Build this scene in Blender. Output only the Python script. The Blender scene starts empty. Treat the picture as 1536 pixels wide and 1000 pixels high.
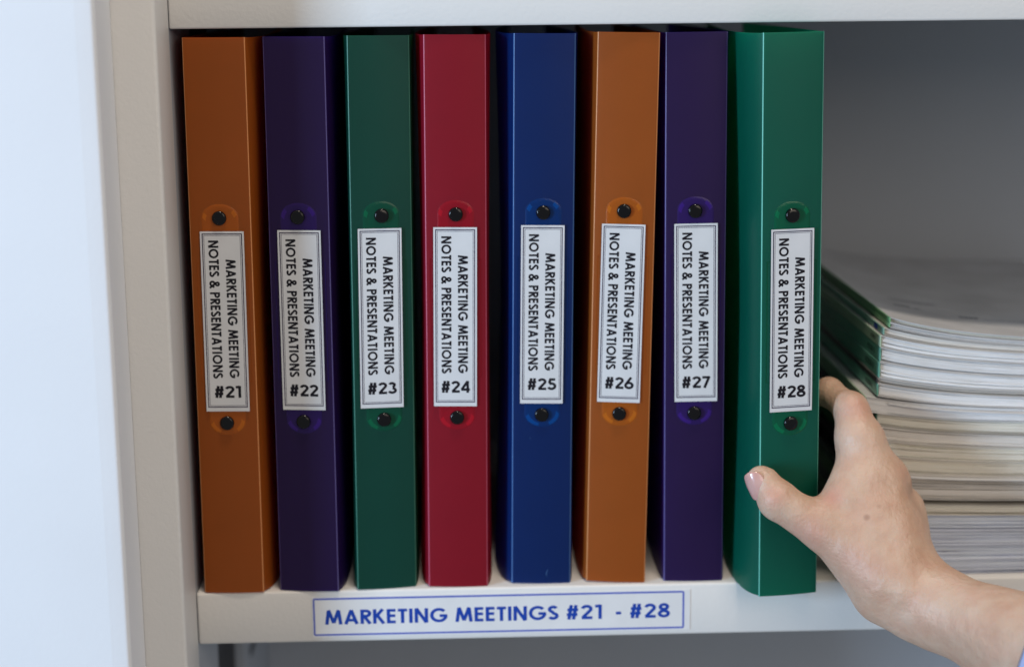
import bpy, bmesh, math, random
import numpy as np
from mathutils import Vector, Matrix
random.seed(7)
rad = math.radians
scn = bpy.context.scene
COL = scn.collection

# ------------------------------------------------------------------ camera
CAM = Vector((-0.02713, -0.94917, 0.33914))
RT = Vector((0.99942796, -0.0322278, -0.01025329)).normalized()
UP = Vector((0.01638626, 0.19623949, 0.98041907)).normalized()
FW = Vector((0.02958465, 0.98002624, -0.19665532)).normalized()
FPX = 2600.0
cd = bpy.data.cameras.new('camera')
cd.sensor_width = 36.0
cd.lens = FPX / 1536 * 36
cd.clip_start = 0.02
cd.clip_end = 50
cd.dof.use_dof = True
cd.dof.focus_distance = 0.935
cd.dof.aperture_fstop = 3.6
cam = bpy.data.objects.new('camera', cd)
COL.objects.link(cam)
cam.matrix_world = Matrix(((RT.x, UP.x, -FW.x, CAM.x), (RT.y, UP.y, -FW.y, CAM.y), (RT.z, UP.z, -FW.z, CAM.z), (0, 0, 0, 1)))
scn.camera = cam


def at(px, py, Y):
    """point of the place seen at a pixel of the photograph, at depth Y"""
    d = RT * ((px - 768) / FPX) - UP * ((py - 500) / FPX) + FW
    return CAM + d * ((Y - CAM.y) / d.y)


# ------------------------------------------------------------------ world and lamps
w = bpy.data.worlds.new('World')
scn.world = w
w.use_nodes = True
w.node_tree.nodes['Background'].inputs[0].default_value = (0.94, 0.97, 1.0, 1)
w.node_tree.nodes['Background'].inputs[1].default_value = 0.28


def area(name, loc, target, sx, sy, power, color):
    l = bpy.data.lights.new(name, 'AREA')
    l.shape = 'RECTANGLE'
    l.size = sx
    l.size_y = sy
    l.energy = power
    l.color = color
    o = bpy.data.objects.new(name, l)
    COL.objects.link(o)
    o.location = loc
    o.rotation_euler = (Vector(target) - Vector(loc)).to_track_quat('-Z', 'Y').to_euler()
    return o


area('window_light', (-2.05, -1.45, 0.35), (0.05, 0, 0.15), 0.42, 0.9, 63, (0.54, 0.75, 1.0))
area('ceiling_light', (0.12, -0.40, 2.15), (0.10, 0, 0.1), 0.30, 0.16, 19, (1.0, 0.86, 0.70))
area('fill_light', (1.0, -1.95, 1.05), (0.05, 0, 0.1), 1.3, 1.1, 15, (1.0, 0.84, 0.68))  # added warm fill from the front, stands for no known lamp
scn.view_settings.view_transform = 'Standard'
scn.view_settings.look = 'None'
scn.view_settings.exposure = 0.0
scn.view_settings.gamma = 1.0


# ------------------------------------------------------------------ helpers
def tag(o, label=None, cat=None, group=None, kind=None):
    if label: o['label'] = label
    if cat: o['category'] = cat
    if group: o['group'] = group
    if kind: o['kind'] = kind
    return o


def empty(name, label, cat, loc=(0, 0, 0), group=None):
    o = bpy.data.objects.new(name, None)
    COL.objects.link(o)
    o.location = loc
    o.empty_display_size = 0.02
    return tag(o, label, cat, group)


def mesh_obj(name, verts, faces, mats, parent=None, smooth=False, midx=None, label=None):
    me = bpy.data.meshes.new(name)
    me.from_pydata([tuple(v) for v in verts], [], faces)
    for m in (mats if isinstance(mats, (list, tuple)) else [mats]):
        me.materials.append(m)
    if midx:
        me.polygons.foreach_set('material_index', midx)
    if smooth:
        me.polygons.foreach_set('use_smooth', [True] * len(me.polygons))
    me.update()
    o = bpy.data.objects.new(name, me)
    COL.objects.link(o)
    if parent: o.parent = parent
    if label: o['label'] = label
    return o


def bm_obj(name, bm, mats, parent=None, smooth=False, label=None):
    me = bpy.data.meshes.new(name)
    bmesh.ops.recalc_face_normals(bm, faces=bm.faces)
    bm.to_mesh(me)
    bm.free()
    for m in (mats if isinstance(mats, (list, tuple)) else [mats]):
        me.materials.append(m)
    if smooth:
        me.polygons.foreach_set('use_smooth', [True] * len(me.polygons))
    o = bpy.data.objects.new(name, me)
    COL.objects.link(o)
    if parent: o.parent = parent
    if label: o['label'] = label
    return o


def box_bm(lo, hi, bevel=0.0, seg=3, bm=None):
    own = bm or bmesh.new()
    r = bmesh.ops.create_cube(own, size=1)
    for v in r['verts']:
        v.co = Vector([lo[i] + (v.co[i] + .5) * (hi[i] - lo[i]) for i in range(3)])
    if bevel:
        es = list({e for v in r['verts'] for e in v.link_edges})
        bmesh.ops.bevel(own, geom=es, offset=bevel, segments=seg, affect='EDGES', profile=.5)
    return own


def box(name, lo, hi, mat, parent, bevel=0.0, seg=3, label=None):
    o = bm_obj(name, box_bm(lo, hi, bevel, seg), mat, parent, smooth=bool(bevel), label=label)
    if bevel:
        autosmooth(o)
    return o


def autosmooth(o, deg=35):
    me = o.data
    me.set_sharp_from_angle(angle=rad(deg))


# ------------------------------------------------------------------ materials
def mat(name):
    m = bpy.data.materials.new(name)
    m.use_nodes = True
    nt = m.node_tree
    return m, nt, nt.nodes['Principled BSDF'], nt.nodes['Material Output']


def node(nt, kind, **kw):
    n = nt.nodes.new(kind)
    for k, v in kw.items():
        if k in n.inputs.keys() if isinstance(k, str) else False:
            n.inputs[k].default_value = v
        else:
            setattr(n, k, v)
    return n


def noise(nt, scale, detail=3, rough=.5, vec=None, stretch=None, coord='Object'):
    tc = node(nt, 'ShaderNodeTexCoord')
    src = tc.outputs[coord]
    if stretch:
        mp = node(nt, 'ShaderNodeMapping')
        mp.inputs['Scale'].default_value = stretch
        nt.links.new(src, mp.inputs['Vector'])
        src = mp.outputs[0]
    n = node(nt, 'ShaderNodeTexNoise')
    n.inputs['Scale'].default_value = scale
    n.inputs['Detail'].default_value = detail
    n.inputs['Roughness'].default_value = rough
    nt.links.new(src, n.inputs['Vector'])
    return n


def ramp(nt, src, stops):
    r = node(nt, 'ShaderNodeValToRGB')
    e = r.color_ramp.elements
    while len(e) < len(stops):
        e.new(0.5)
    for i, (p, c) in enumerate(stops):
        e[i].position = p
        e[i].color = tuple(c) + (1,) if len(c) == 3 else c
    nt.links.new(src, r.inputs[0])
    return r


def bump(nt, b, src, dist, strength=1.0, prev=None):
    n = node(nt, 'ShaderNodeBump')
    n.inputs['Distance'].default_value = dist
    n.inputs['Strength'].default_value = strength
    nt.links.new(src, n.inputs['Height'])
    if prev: nt.links.new(prev.outputs[0], n.inputs['Normal'])
    nt.links.new(n.outputs[0], b.inputs['Normal'])
    return n


def paint(name, col, rough=.42, grain=.00015):
    m, nt, b, out = mat(name)
    n = noise(nt, 9, 4)
    r = ramp(nt, n.outputs[0], [(.3, [c * .955 for c in col]), (.7, col)])
    nt.links.new(r.outputs[0], b.inputs['Base Color'])
    b.inputs['Roughness'].default_value = rough
    b.inputs['Specular IOR Level'].default_value = .4
    g = noise(nt, 420, 3, .55)
    bump(nt, b, g.outputs[0], grain, 1.0)
    return m


WHITE = paint('white_powder_coat', (.70, .69, .675))
DOORW = paint('white_door_paint', (.78, .80, .84), .5, .00006)
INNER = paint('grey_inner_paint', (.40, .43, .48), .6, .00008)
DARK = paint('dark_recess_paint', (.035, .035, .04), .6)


def plastic(name, col, trans=.30, rough=.36, bright=None):
    m, nt, b, out = mat(name)
    n = noise(nt, 35, 3)
    r = ramp(nt, n.outputs[0], [(.3, [c * .93 for c in col]), (.7, col)])
    nt.links.new(r.outputs[0], b.inputs['Base Color'])
    b.inputs['Roughness'].default_value = rough
    b.inputs['Specular IOR Level'].default_value = .38
    g = noise(nt, 1300, 2, .6)
    bp = bump(nt, b, g.outputs[0], .00010, 1.0)
    t = node(nt, 'ShaderNodeBsdfTranslucent')
    t.inputs[0].default_value = tuple(bright or [min(1, c * 1.6) for c in col]) + (1,)
    mx = node(nt, 'ShaderNodeMixShader')
    mx.inputs[0].default_value = trans
    nt.links.new(b.outputs[0], mx.inputs[1])
    nt.links.new(t.outputs[0], mx.inputs[2])
    nt.links.new(mx.outputs[0], out.inputs[0])
    return m


def plain(name, col, rough=.5, spec=.5, metallic=0.0, coat=0.0):
    m, nt, b, out = mat(name)
    n = noise(nt, 60, 3)
    r = ramp(nt, n.outputs[0], [(.3, [c * .94 for c in col]), (.7, col)])
    nt.links.new(r.outputs[0], b.inputs['Base Color'])
    b.inputs['Roughness'].default_value = rough
    b.inputs['Specular IOR Level'].default_value = spec
    b.inputs['Metallic'].default_value = metallic
    b.inputs['Coat Weight'].default_value = coat
    return m


PAPER = plain('label_paper', (.63, .64, .66), .42)
INK = plain('black_ink', (.008, .007, .012), .6, .2)
INKLINE = plain('dark_purple_ink', (.035, .025, .06), .6, .2)
BLUEINK = plain('blue_ink', (.006, .05, .36), .5, .25)
BLUELINE = plain('pale_blue_ink', (.10, .14, .50), .35)
RIVET = plain('black_rivet_plastic', (.002, .002, .003), .16, .35)

# ------------------------------------------------------------------ stroke lettering (built as flat print)
SW = .145


def arc(cx, cy, rx, ry, a0, a1, n=None):
    n = n or max(4, int(abs(a1 - a0) / 15))
    return [(cx + rx * math.cos(rad(a0 + (a1 - a0) * i / n)), cy + ry * math.sin(rad(a0 + (a1 - a0) * i / n))) for i in range(n + 1)]


def glyphs(s):
    h = s / 2
    R = .5 - h
    G = {}
    G['M'] = (.96, [[(h * .9, 0), (.20, 1 - h * .3)], [(.20, 1), (.48, .10)], [(.48, .10), (.76, 1)], [(.76, 1 - h * .3), (.96 - h * .9, 0)]])
    G['A'] = (.80, [[(h * .9, 0), (.40, 1 - h * .2)], [(.40, 1 - h * .2), (.80 - h * .9, 0)], [(.2, .28), (.60, .28)]])
    G['R'] = (.60, [[(h, 0), (h, 1)], [(h, 1 - h), (.28, 1 - h)] + arc(.30, .72, .22, .28 - h, 90, -90) + [(h, .44 + h)], [(.26, .46), (.54, 0)]])
    G['P'] = (.57, [[(h, 0), (h, 1)], [(h, 1 - h), (.26, 1 - h)] + arc(.29, .71, .21, .29 - h, 90, -90) + [(h, .42 + h)]])
    G['B'] = (.60, [[(h, 0), (h, 1)], [(h, 1 - h), (.24, 1 - h)] + arc(.27, .76, .17, .24 - h, 90, -90) + [(h, .52 + h)], [(.2, .52 + h - .02), (.28, .52 + h - .02)] + arc(.30, .29, .22, .30 - h, 90, -90) + [(h, h)]])
    G['K'] = (.66, [[(h, 0), (h, 1)], [(h * 1.5, .46), (.55, 1)], [(.22, .60), (.60, 0)]])
    G['E'] = (.52, [[(h, 0), (h, 1)], [(h, 1 - h), (.50, 1 - h)], [(h, .53), (.48, .53)], [(h, h), (.50, h)]])
    G['T'] = (.52, [[(.26, 0), (.26, 1 - s)], [(0, 1 - h), (.52, 1 - h)]])
    G['I'] = (s, [[(h, 0), (h, 1)]])
    G['H'] = (.70, [[(h, 0), (h, 1)], [(.70 - h, 0), (.70 - h, 1)], [(h, .52), (.70 - h, .52)]])
    G['N'] = (.76, [[(h, 0), (h, 1)], [(h, 1), (.76 - h, 0)], [(.76 - h, 0), (.76 - h, 1)]])
    G['O'] = (1.0, [arc(.5, .5, R, R, 0, 360, 28)])
    G['C'] = (.86, [arc(.5, .5, R, R, 45, 315, 22)])
    G['G'] = (.98, [arc(.5, .5, R, R, 42, 352, 24) , [(.54, .46), (.97, .46)]])
    G['S'] = (.56, [arc(.28, .735, .20, .265 - h, 25, 250) + [(.27, .5)] + arc(.28, .27, .215, .27 - h, 75, -155)])
    G['&'] = (.76, [[(.74, .0), (.20, .66)] + arc(.33, .78, .155, .145, 200, -20) + [(.44, .66), (.22, .47)] + arc(.29, .27, .215, .20, 125, 300) + [(.52, .22), (.68, .46)]])
    G['#'] = (.72, [[(.16, 0), (.30, 1)], [(.42, 0), (.56, 1)], [(.04, .34), (.64, .34)], [(.08, .67), (.68, .67)]])
    G['-'] = (.34, [[(.02, .38), (.32, .38)]])
    G['1'] = (.34, [[(.27, 0), (.27, 1)], [(.03, .88), (.27, .93)]])
    G['2'] = (.58, [arc(.29, .71, .205, .29 - h, 170, -35) + [(.09, h * 1.05)], [(.05, h), (.57, h)]])
    G['3'] = (.56, [arc(.26, .75, .17, .25 - h, 160, -80), arc(.27, .29, .215, .29 - h, 85, -160)])
    G['4'] = (.62, [[(.46, 0), (.46, 1)], [(.46, .97), (.07, .28)], [(.03, .27), (.61, .27)]])
    G['5'] = (.58, [[(.52, 1 - h), (.20, 1 - h), (.13, .57)], arc(.28, .33, .225, .33 - h, 130, -155)])
    G['6'] = (.60, [arc(.30, .32, .225, .32 - h, 0, 360, 24), [(.43, 1), (.12, .46)]])
    G['7'] = (.56, [[(.03, 1 - h), (.50, 1 - h)], [(.48, .97), (.17, 0)]])
    G['8'] = (.58, [arc(.29, .75, .175, .25 - h * .9, 0, 360, 20), arc(.29, .285, .215, .285 - h, 0, 360, 22)])
    return G


def ribbon(pts, s):
    """left/right outline of a polyline of width s"""
    L, Rr = [], []
    n = len(pts)
    closed = n > 3 and math.dist(pts[0], pts[-1]) < 1e-4
    for i in range(n):
        p = Vector(pts[i])
        a = Vector(pts[i - 1]) if i else (Vector(pts[-2]) if closed else None)
        b = Vector(pts[i + 1]) if i < n - 1 else (Vector(pts[1]) if closed else None)
        d1 = (p - a).normalized() if a is not None else None
        d2 = (b - p).normalized() if b is not None else None
        d1 = d1 or d2
        d2 = d2 or d1
        t = (d1 + d2)
        t = t.normalized() if t.length > 1e-6 else d1
        nn = Vector((-t.y, t.x))
        k = min(1.6, 1 / max(.3, nn.dot(Vector((-d1.y, d1.x)))))
        L.append(p + nn * s / 2 * k)
        Rr.append(p - nn * s / 2 * k)
    return L, Rr


def text_quads(text, cap, track=None, s=SW, space=.34, width=None):
    """[(4 corners)], advance; in metres, baseline at y=0"""
    track = track if track is not None else (.06 if text[0] == '#' else .11)
    G = glyphs(s)
    x = 0
    quads = []
    for ch in text:
        if ch == ' ':
            x += space
            continue
        wd, strokes = G[ch]
        if ch in '12345678':
            wd, strokes = wd * 1.16, [[(a * 1.16, b) for a, b in st] for st in strokes]
        for k, st in enumerate(strokes):
            L, Rr = ribbon(st, s)
            for i in range(len(L) - 1):
                quads.append(([(q.x + x, q.y) for q in (L[i], L[i + 1], Rr[i + 1], Rr[i])], k))
        x += wd + track
    x -= track
    sx = (width / x) if width else cap
    return [([(a * sx, b * cap) for a, b in q], k) for q, k in quads], x * sx


def lettering(name, items, material, parent, origin, ex, ey, en, lift=.00003):
    """items: (text, cap, width, dx, dy, rot) put on the plane origin + ex*u + ey*v, en = outwards"""
    V, F = [], []
    for text, cap, width, dx, dy, rot, s in items:
        qs, adv = text_quads(text, cap, s=s, width=width)
        c, sn = math.cos(rot), math.sin(rot)
        for q, k in qs:
            b = len(V)
            for (a, bb) in q:
                u = dx + a * c - bb * sn
                v = dy + a * sn + bb * c
                V.append(origin + ex * u + ey * v + en * (lift + k * .000012))
            F.append((b, b + 1, b + 2, b + 3))
    o = mesh_obj(name, V, F, material, parent)
    return o


def frame_strips(name, x0, x1, y0, y1, t, material, parent, origin, ex, ey, en, lift=.00003):
    V, F = [], []
    o4 = [(x0, y0), (x1, y0), (x1, y1), (x0, y1)]
    i4 = [(x0 + t, y0 + t), (x1 - t, y0 + t), (x1 - t, y1 - t), (x0 + t, y1 - t)]
    for a, b in o4 + i4:
        V.append(origin + ex * a + ey * b + en * lift)
    for i in range(4):
        j = (i + 1) % 4
        F.append((i, j, 4 + j, 4 + i))
    return mesh_obj(name, V, F, material, parent)


# ------------------------------------------------------------------ cabinet
XL = -0.1808
H = 0.318
T = 0.031
XR = 0.66
DEP = 0.335
cab = empty('cabinet', 'white metal office cabinet with thick shelf edges holding the ring binders', 'cabinet', (0, 0, -T))
tag(cab, group=None)


def cb(name, lo, hi, m, bevel=0.0, label=None):
    c = cab.location
    return box(name, [lo[i] - c[i] for i in range(3)], [hi[i] - c[i] for i in range(3)], m, cab, bevel, label=label)


cb('shelf', (XL - .0002, 0, -T), (XR - .0006, DEP - .001, 0), WHITE, .0016, 'white metal shelf carrying the binders and catalogues')
cb('shelf', (XL - .0002, 0, H), (XR - .0006, DEP - .001, H + T), WHITE, .0012, 'white metal shelf edge above the binders')
ZB, ZT = -.42, .72
cb('side_panel', (XL - .0245, -.042, ZB), (XL, 0.0004, ZT), WHITE, .0022, 'left upright of the cabinet with a rounded front edge')
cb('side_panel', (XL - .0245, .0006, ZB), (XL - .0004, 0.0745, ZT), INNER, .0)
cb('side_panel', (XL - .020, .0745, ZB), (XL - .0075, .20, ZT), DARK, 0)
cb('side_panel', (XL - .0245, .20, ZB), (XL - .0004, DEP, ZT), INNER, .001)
cb('side_panel', (XR, -.042, ZB), (XR + .0245, DEP, ZT), WHITE, .002)
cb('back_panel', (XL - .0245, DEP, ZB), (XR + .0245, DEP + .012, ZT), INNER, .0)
cb('top_panel', (XL - .0245, -.04, ZT), (XR + .0245, DEP + .012, ZT + .02), WHITE, .001)
cb('bottom_panel', (XL - .0245, -.04, ZB - .02), (XR + .0245, DEP + .012, ZB), WHITE, .001)
# slot for a shelf clip in the rear part of the side panel, low in the compartment below
slot = box_bm((XL - .0003 , .225, -.128 + T), (XL + .0006, .29, -.1225 + T), .0)
bm_obj('shelf_clip_slot', slot, DARK, cab)
# inner lining of the wall next to the first binder is the upright itself

# shelf label
sl_o = Vector((-.1146, -.00035, -.0270 + T))
bmk = box_bm((-.1152, -.00035, -.0278 + T), (.1030, -.0002 + .0004, -.0035 + T), .0)
CLEAR = plain('tape_paper', (.72, .725, .74), .35)
slab_ = bm_obj('shelf_label', bmk, CLEAR, cab)
ex, ey, en = Vector((1, 0, 0)), Vector((0, 0, 1)), Vector((0, -1, 0))


def shelf_border():
    # rounded rectangle line
    W_, H_, r, t = .2142, .0228, .0012, .0011
    pts_o, pts_i = [], []
    for (cx, cy, a0) in ((W_ - r, H_ - r, 0), (r, H_ - r, 90), (r, r, 180), (W_ - r, r, 270)):
        for k in range(6):
            a = rad(a0 + 18 * k)
            pts_o.append((cx + r * math.cos(a), cy + r * math.sin(a)))
            pts_i.append((cx + (r - t) * math.cos(a), cy + (r - t) * math.sin(a)))
    V = [sl_o + ex * a + ey * b + en * .00004 for a, b in pts_o + pts_i]
    n = len(pts_o)
    F = [(i, (i + 1) % n, n + (i + 1) % n, n + i) for i in range(n)]
    mesh_obj('label_border', V, F, BLUELINE, slab_)


shelf_border()
lettering('lettering', [('MARKETING MEETINGS #21 - #28'.replace('1 -', '1  -'), .0087, .1990, .0068, .0068, 0, .195)], BLUEINK, slab_, sl_o, ex, ey, en, .00005)

# ------------------------------------------------------------------ open cabinet door on the left
door = empty('open_door', 'white cabinet door standing open at the left edge, pale blue in window light', 'door', (XL - .0255, -.0425, ZB))
dz = ZT - ZB
# door slab runs to the left of the hinge line, its rim 40 mm deep
hx = -.2035 - door.location.x
prof = [(hx - .42, 0.0), (hx - .42, -.0395), (hx - .0100, -.0395), (hx - .0094, -.0394), (hx - .0080, -.0392), (hx - .0035, -.0386)]
for k in range(7):
    a = rad(90 - 15 * k)
    prof.append((hx - .0030 + .0030 * math.cos(a), -.0355 - .0030 * math.sin(a)))
prof.append((hx, 0.0))
np_ = len(prof)
dm = bmesh.new()
lowv = [dm.verts.new((x, y, 0)) for x, y in prof]
topv = [dm.verts.new((x, y, dz)) for x, y in prof]
for k in range(np_):
    dm.faces.new((lowv[k], lowv[(k + 1) % np_], topv[(k + 1) % np_], topv[k]))
dm.faces.new(lowv)
dm.faces.new(list(reversed(topv)))
dpn = bm_obj('door_panel', dm, DOORW, door, True)
autosmooth(dpn, 30)
# plain barrel hinge high up on the rim, outside the picture
dm = bmesh.new()
bmesh.ops.create_cone(dm, cap_ends=True, segments=20, radius1=.004, radius2=.004, depth=.06, matrix=Matrix.Translation((hx + .004, -.002, dz - .12)))
bm_obj('hinge', dm, DOORW, door, True)
autosmooth(bpy.data.objects['hinge'], 40)

# ------------------------------------------------------------------ ring binders
DATA = [  # number, base x, y, yaw deg, lean deg, label corners dx, lean offset, bulge left, bulge right, colour
    (21, -159.1, 0.2, -1.6, .29, .75, .1, 1.5, 8.0, 'orange'),
    (22, -116.2, 0.4, -6.8, .30, .3, -.1, 0.8, 5.5, 'violet'),
    (23, -71.8, 2.2, 7.3, .48, -1.1, .1, 4.5, 2.0, 'green'),
    (24, -30.9, 2.6, -.8, .55, -.6, .3, 6.0, 4.0, 'red'),
    (25, 16.9, 5.3, -1.2, .78, -.4, .1, 9.5, 3.0, 'blue'),
    (26, 60.0, 4.3, -5.4, 1.26, -.5, .35, 5.0, 1.2, 'orange'),
    (27, 105.1, 4.3, -1.6, -.21, .5, -.35, 2.5, 3.6, 'violet'),
    (28, 155.2, -22.9, 7.6, -.62, .1, .0, 11.0, .3, 'emerald'),
]
PP = {
    'orange': plastic('orange_polypropylene', (.36, .100, .011), .42, .46, (1.0, .30, .03)),
    'violet': plastic('violet_polypropylene', (.025, .008, .064), .42, .43, (.22, .04, .80)),
    'green': plastic('dark_green_polypropylene', (.002, .066, .048), .40, .43, (.0, .55, .25)),
    'red': plastic('red_polypropylene', (.28, .006, .022), .42, .43, (.95, .02, .08)),
    'blue': plastic('blue_polypropylene', (.0, .022, .122), .42, .42, (.0, .22, .85)),
    'emerald': plastic('emerald_polypropylene', (.0, .105, .078), .44, .42, (.0, .76, .48)),
}
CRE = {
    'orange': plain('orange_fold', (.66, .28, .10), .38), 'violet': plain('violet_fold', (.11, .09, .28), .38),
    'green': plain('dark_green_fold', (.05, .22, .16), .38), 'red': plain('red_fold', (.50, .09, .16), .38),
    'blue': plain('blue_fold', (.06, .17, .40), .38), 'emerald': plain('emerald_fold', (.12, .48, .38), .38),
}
PLT = {
    'orange': plastic('orange_pressed_patch', (.45, .115, .010), .34, .25, (.9, .26, .02)),
    'violet': plastic('violet_pressed_patch', (.030, .010, .12), .34, .25, (.16, .03, .7)),
    'green': plastic('dark_green_pressed_patch', (.002, .085, .048), .34, .25, (.0, .42, .14)),
    'red': plastic('red_pressed_patch', (.34, .006, .020), .34, .25, (.8, .01, .05)),
    'blue': plastic('blue_pressed_patch', (.0, .032, .16), .34, .25, (.0, .2, .7)),
    'emerald': plastic('emerald_pressed_patch', (.0, .115, .060), .34, .25, (.0, .55, .2)),
}
RIM_GLOW = {  # refracted light at the patch ends, painted as brighter crescents
    'orange': plastic('orange_patch_glow', (.62, .18, .014), .4, .22, (1, .36, .03)),
    'violet': plastic('violet_patch_glow', (.055, .016, .24), .4, .22, (.26, .05, 1.0)),
    'green': plastic('dark_green_patch_glow', (.003, .16, .075), .4, .22, (.0, .7, .24)),
    'red': plastic('red_patch_glow', (.52, .010, .028), .4, .22, (1, .02, .06)),
    'blue': plastic('blue_patch_glow', (.0, .075, .32), .4, .22, (.0, .4, 1)),
    'emerald': plastic('emerald_patch_glow', (.0, .20, .090), .4, .22, (.0, .8, .3)),
}
TXT = {'orange': 'orange', 'violet': 'dark violet', 'green': 'dark green', 'red': 'red', 'blue': 'deep blue', 'emerald': 'bright green'}
LAB = {
    21: 'orange ring binder number 21 beside the left upright, leftmost on the shelf',
    22: 'very dark violet ring binder number 22 between orange and dark green binders',
    23: 'dark green ring binder number 23 between the violet and the red binder',
    24: 'red ring binder number 24, the only red one on the shelf',
    25: 'deep blue ring binder number 25 between the red and orange binders',
    26: 'orange ring binder number 26 between the blue and the violet binder',
    27: 'violet ring binder number 27 left of the green binder being pulled out',
    28: 'bright green ring binder number 28 being pulled out by a hand',
}


def profile_strip(name, pts, z0, z1, thick, mats, parent, nz=2, midx=None, inward=1, pf=None):
    """upright sheet of a plan outline pts (x, y), with thickness; zf0(i) lowers or lifts the bottom edge"""
    V, F, MI = [], [], []
    n = len(pts)
    for k in range(nz + 1):
        z = z0 + (z1 - z0) * k / nz
        if pf: pts = pf(k / nz)
        nor = []
        for i in range(n):
            a = Vector(pts[max(0, i - 1)])
            b = Vector(pts[min(n - 1, i + 1)])
            t = (b - a).normalized()
            nor.append(Vector((-t.y, t.x)) * inward)
        for lay in (0, 1):
            for i in range(n):
                p = Vector(pts[i]) + nor[i] * thick * lay
                V.append((p.x, p.y, z))
    ix = lambda k, lay, i: k * 2 * n + lay * n + i
    for k in range(nz):
        for i in range(n - 1):
            mi = midx[i] if midx else 0
            F.append((ix(k, 0, i), ix(k, 0, i + 1), ix(k + 1, 0, i + 1), ix(k + 1, 0, i))); MI.append(mi)
            F.append((ix(k, 1, i + 1), ix(k, 1, i), ix(k + 1, 1, i), ix(k + 1, 1, i + 1))); MI.append(mi)
    for i in range(n - 1):
        mi = midx[i] if midx else 0
        F.append((ix(0, 1, i), ix(0, 1, i + 1), ix(0, 0, i + 1), ix(0, 0, i))); MI.append(mi)
        F.append((ix(nz, 0, i), ix(nz, 0, i + 1), ix(nz, 1, i + 1), ix(nz, 1, i))); MI.append(mi)
    for k in range(nz):
        for i in (0, n - 1):
            F.append((ix(k, 0, i), ix(k + 1, 0, i), ix(k + 1, 1, i), ix(k, 1, i))); MI.append(midx[min(i, n - 2)] if midx else 0)
    bm = bmesh.new()
    vs = [bm.verts.new(v) for v in V]
    for f, mi in zip(F, MI):
        fc = bm.faces.new([vs[j] for j in f])
        fc.material_index = mi
    o = bm_obj(name, bm, mats, parent, True)
    autosmooth(o, 40)
    return o


def stadium(hw, z0, z1, n=14):
    pts = []
    for i in range(n + 1):
        a = rad(180 * i / n)
        pts.append((hw * math.cos(a), z1 - hw * .72 + hw * .72 * math.sin(a)))
    for i in range(n + 1):
        a = rad(180 + 180 * i / n)
        pts.append((hw * math.cos(a), z0 + hw * .72 + hw * .72 * math.sin(a)))
    return pts


BH = .3130
HW = .0170
rv_mesh = None


def scuff(root, pts, mtl):
    V, F = [], []
    w_ = .00011
    for (x, z) in pts:
        V += [(x - w_, -.00105, z), (x + w_, -.00105, z)]
    for i in range(len(pts) - 1):
        F.append((2 * i, 2 * i + 1, 2 * i + 3, 2 * i + 2))
    mesh_obj('scratch', V, F, mtl, root)


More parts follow.
